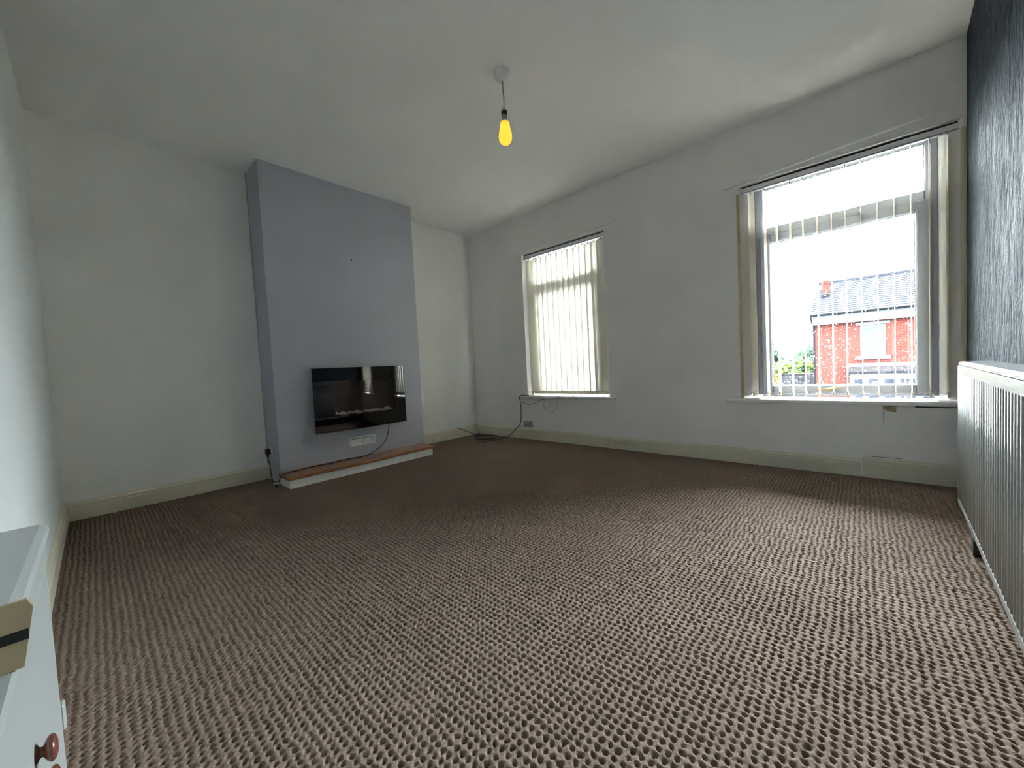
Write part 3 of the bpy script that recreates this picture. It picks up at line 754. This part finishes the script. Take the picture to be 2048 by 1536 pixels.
# rounded web between rib tops (arched slot ends)
rm = rib.mesh('rib', fix=True)
arch = MB()
for k in range(7):
    a0 = math.pi*k/7; a1 = math.pi*(k+1)/7; R = PIT/2-rw*.75
    def ap(a, zz):
        p = -AX*(PIT/2+R*math.cos(a)) - NX*.003; return (p.x, p.y, zz)
    arch.quad(ap(a0, .7225-R+R*math.sin(a0)), ap(a1, .7225-R+R*math.sin(a1)), ap(a1, .7225), ap(a0, .7225))
am = arch.mesh('slot_arch', fix=False)
for k in range(NR+1):
    u = .012+PIT*k; p = hp(u, 0, 0)
    o = place('rib', rm, 'heater', heater, p)
    if k < NR: 
        c = bpy.data.objects.new('slot_arch', am)
        if not am.materials: am.materials.append(MT['heater'])
        COL.objects.link(c); c.parent = o
for u in (.30, 1.25): build('foot', hbox(MB(), u, u+.05, .012, DEP-.01, -.006, ZB+.014), 'foot', heater, label='dark rubber foot')

# --- low white boxed unit with knobs at the left
cab = empty('cupboard_unit', (3.3, -3.58, 0)); tag(cab, 'low white cupboard unit with brown wooden knobs against the left wall', 'cupboard')
yf = -3.512
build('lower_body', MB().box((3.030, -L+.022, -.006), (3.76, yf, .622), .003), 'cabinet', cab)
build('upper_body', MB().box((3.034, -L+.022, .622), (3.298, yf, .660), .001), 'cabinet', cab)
mb = MB().prism([(-.004, 0), (.000, .002), (.003, .005), (.001, .008), (.003, .010), (.006, .013), (.004, .018), (-.002, .021), (-.02, .0215), (-.100, .0215), (-.100, 0)], (3.028, yf, .656), (3.299, yf, .656), (0, 1, 0), (0, 0, 1))
build('moulded_top', mb, 'cabinet', cab)
mb = MB(); pl = [(-L+.022, .6225), (yf+.003, .6225), (yf+.0105, .670), (yf+.0075, .6775), (-L+.022, .6775)]
mb.prism(pl, (3.299, 0, 0), (3.303, 0, 0), (0, 1, 0), (0, 0, 1))
end = build('end_board', mb, 'tan', cab, label='bare tan end board')
build('stripe', MB().box((3.303, -L+.022, .645), (3.3036, yf+.007, .6535)), 'dark', end)
build('hinge', MB().box((3.012, yf-.02, .398), (3.030, yf+.003, .432), .002), 'cabinet', cab)
for kx, kz in ((3.266, .524), (3.266, .494)):
    build('knob', MB().lathe([(.0075, 0), (.0075, .0012), (.0046, .0025), (.0044, .0045), (.0080, .006), (.0110, .0082), (.0114, .0100), (.0094, .0120), (.0050, .0132)], (kx, yf, kz), (0, 1, 0), 20), 'mahogany', cab, label='brown varnished wooden knob')

# ================================================================ OUTSIDE
GZ = -3.0
o = build('street_ground', MB().box((-400, .35, GZ-.2), (400, 600, GZ)), 'asphalt'); tag(o, 'wet grey street ground outside below the windows', 'street', kind='structure')
house = empty('brick_house', (5.0, 22, GZ)); tag(house, 'red brick house with a grey slate roof across the street', 'house')
HX0, HX1, HY, HD = 2.02, 13.0, 22.0, 8.0; EZ = 2.80; RZ = 4.80; RYD = 25.4
# front facade with openings is one solid block; gable end pentagon
mb = MB(); ymid = RYD
pent = [(HY, GZ), (HY, EZ-.1), (ymid, RZ-.12), (2*ymid-HY, EZ-.1), (2*ymid-HY, GZ)]
mb.prism(pent, (HX0, 0, 0), (HX1, 0, 0), (0, 1, 0), (0, 0, 1))
build('wall', mb, 'brick', house)
# roof: underlay and slate courses on the visible slope
A = Vector((0, HY-.28, EZ-.04)); B = Vector((0, ymid, RZ)); N = 17
slope = (B-A); nrm = Vector((0, -slope.z, slope.y)).normalized()
mb = MB(); mb.prism([(A.y, A.z-.06), (A.y, A.z), (B.y, B.z), (2*ymid-A.y, A.z), (2*ymid-A.y, A.z-.06), (B.y, B.z-.06)], (HX0-.12, 0, 0), (HX1, 0, 0), (0, 1, 0), (0, 0, 1))
roof = build('roof', mb, 'slate_dark', house)
cm = MB(); st = slope/N
cm.prism([(0, .012), (0, .032), (st.length*1.04, .014), (st.length*1.04, 0)], (HX0-.14, 0, 0), (HX1, 0, 0), tuple(st.normalized()), tuple(nrm))
cme = cm.mesh('slate_course')
for k in range(N): place('slate_course', cme, 'slate', roof, tuple(A+st*k))
build('ridge_tiles', MB().prism([(-.12, -.06), (-.08, .04), (0, .08), (.08, .04), (.12, -.06)], (HX0-.1, ymid, RZ+.03), (HX1, ymid, RZ+.03), (0, 1, 0), (0, 0, 1)), 'slate', roof)
build('gutter', MB().tube([(HX0-.16, HY-.33, EZ-.05), (6, HY-.33, EZ-.05), (HX1, HY-.33, EZ-.05)], .06, 8, 2), 'gutter', house)
build('fascia', MB().box((HX0-.06, HY-.24, EZ-.55), (HX1, HY-.001, EZ-.10)), 'stonepaint', house)
build('downpipe', MB().tube([(HX0-.12, HY-.33, EZ-.08), (HX0-.08, HY-.2, EZ-.45), (HX0-.02, HY-.07, EZ-.62), (HX0-.02, HY-.07, 0), (HX0-.02, HY-.07, GZ+.05)], .045, 8), 'gutter', house)
stack = build('chimney_stack', MB().box((2.26, 24.0, 3.75), (2.56, 24.6, 4.78), .01).box((2.23, 23.97, 4.60), (2.59, 24.63, 4.68)), 'brick', house)
build('flashing', MB().box((2.24, 23.55, 3.50), (2.58, 24.2, 3.98), .02), 'slate_dark', stack)
def hwin(x0, x1, z0, z1, tr):
    fr = MB(); yh = HY-.03
    t = .07
    fr.box((x0, yh, z0), (x0+t, HY-.001, z1)); fr.box((x1-t, yh, z0), (x1, HY-.001, z1)); fr.box((x0+t, yh, z0), (x1-t, HY-.001, z0+t)); fr.box((x0+t, yh, z1-t), (x1-t, HY-.001, z1)); fr.box((x0+t, yh, tr-.035), (x1-t, HY-.001, tr+.035))
    wo = build('window', fr, 'extwhite', house)
    build('pane', MB().box((x0+t, HY-.018, z0+t), (x1-t, HY-.012, tr-.035)), 'curtain', wo); build('pane', MB().box((x0+t, HY-.018, tr+.035), (x1-t, HY-.012, z1-t)), 'curtain', wo)
    build('lintel', MB().box((x0-.16, HY-.06, z1+.02), (x1+.16, HY-.001, z1+.16)), 'stonepaint', house)
    build('sill', MB().box((x0-.19, HY-.14, z0-.16), (x1+.17, HY-.001, z0)), 'stonepaint', house)
for dx in (0, 3.2, 6.4): hwin(3.785+dx, 4.672+dx, .568, 2.04, 1.66)
# ground floor bay: pale ledge, tiled apron, white windows
BX0, BX1, BY = 3.28, 7.2, HY-.75
bay = build('bay', MB().box((BX0+.14, BY+.14, GZ), (BX1-.14, HY-.001, -.16)), 'stonepaint', house)
build('bay_ledge', MB().box((BX0-.02, HY-.35, .06), (BX1+.02, HY-.001, .20)), 'stonepaint', bay)
build('bay_roof', MB().prism([(HY-.001, .06), (HY-.34, .06), (BY+.02, -.17), (BY+.02, -.21), (HY-.001, -.21)], (BX0, 0, 0), (BX1, 0, 0), (0, 1, 0), (0, 0, 1)), 'tile', bay)
build('bay_gutter', MB().box((BX0-.03, BY-.04, -.26), (BX1+.03, BY+.10, -.205)), 'gutter', bay)
build('bay_frame', MB().box((BX0+.10, BY+.06, GZ), (BX1-.10, BY+.14, -.26)), 'extwhite', bay)
for xa, xb in ((3.56, 3.90), (4.04, 4.42), (4.58, 4.93), (5.13, 5.24), (5.31, 5.42), (5.49, 5.62), (5.8, 6.2), (6.35, 6.75)):
    build('bay_pane', MB().box((xa, BY+.05, -1.9), (xb, BY+.0595, -.54)), 'darkglass', bay)
# garden wall and plants left of the house
o = build('garden_wall', MB().box((-6, 28.0, GZ), (1.95, 28.4, -.55), .03).box((-6.05, 27.95, -.55), (2.0, 28.45, -.47), .01), 'stonewall'); tag(o, 'rough grey stone garden wall left of the brick house', 'wall')
def bush(name, c, r, m, label, seed, trunk=True):
    root = empty(name, (c[0], c[1], GZ)); tag(root, label, 'tree')
    rs = np.random.RandomState(seed); mb = MB()
    bmx = bmesh.new(); bmesh.ops.create_icosphere(bmx, subdivisions=2, radius=1)
    V0 = [q.co.copy() for q in bmx.verts]; F0 = [tuple(q.index for q in f.verts) for f in bmx.faces]; bmx.free()
    for k in range(46):
        d = rs.normal(size=3); d /= np.linalg.norm(d); rr = rs.rand()**.4
        p = (c[0]+r[0]*d[0]*rr, c[1]+r[1]*d[1]*rr, c[2]+r[2]*d[2]*rr); s = r[2]*(.16+.16*rs.rand()); i = len(mb.v)
        for q in V0:
            e = 1+.35*rs.randn()*.6; mb.v.append((p[0]+q.x*s*e, p[1]+q.y*s*e, p[2]+q.z*s*e))
        for f in F0: mb.f.append(tuple(i+k2 for k2 in f)); mb.sm.append(False)
    build('foliage', mb, m, root, fix=False)
    build('trunk', MB().tube([(c[0], c[1], GZ), (c[0]+.05, c[1], (GZ+c[2])/2), (c[0], c[1], c[2])], .10, 8), 'stonewall', root)
bush('tree', (-2.6, 36, .10), (1.5, 1.5, 1.3), 'leaf_dark', 'dark green tree farthest left behind the lime shrub', 1)
bush('tree', (1.0, 36, .15), (1.5, 1.5, 1.4), 'leaf_dark', 'dark green tree close to the corner of the brick house', 2)
bush('shrub', (-.2, 31, -.25), (1.5, .9, .75), 'leaf_light', 'lime green shrub above the garden wall', 3)
bush('blossom_shrub', (-.55, 27.0, -1.0), (.45, .5, .6), 'leaf_yellow', 'yellow blossoming shrub in front of the garden wall', 4)
# far hill
mb = MB(); n = 40; i0 = 0
for k in range(n+1):
    x = -330+560*k/n; h = 6+15*math.exp(-((x-15)/75)**2)+9*math.exp(-((x+200)/90)**2)+1.0*math.sin(k*1.3)
    mb.v += [(x, 298, GZ), (x, 330, h), (x, 420, GZ)]
for k in range(n):
    a = 3*k
    mb.f += [(a, a+3, a+4, a+1), (a+1, a+4, a+5, a+2)]; mb.sm += [True, True]
o = build('hill', mb, 'hill', fix=False); tag(o, 'far hill with haze put into its colour, beyond the garden trees', 'hill', kind='structure')
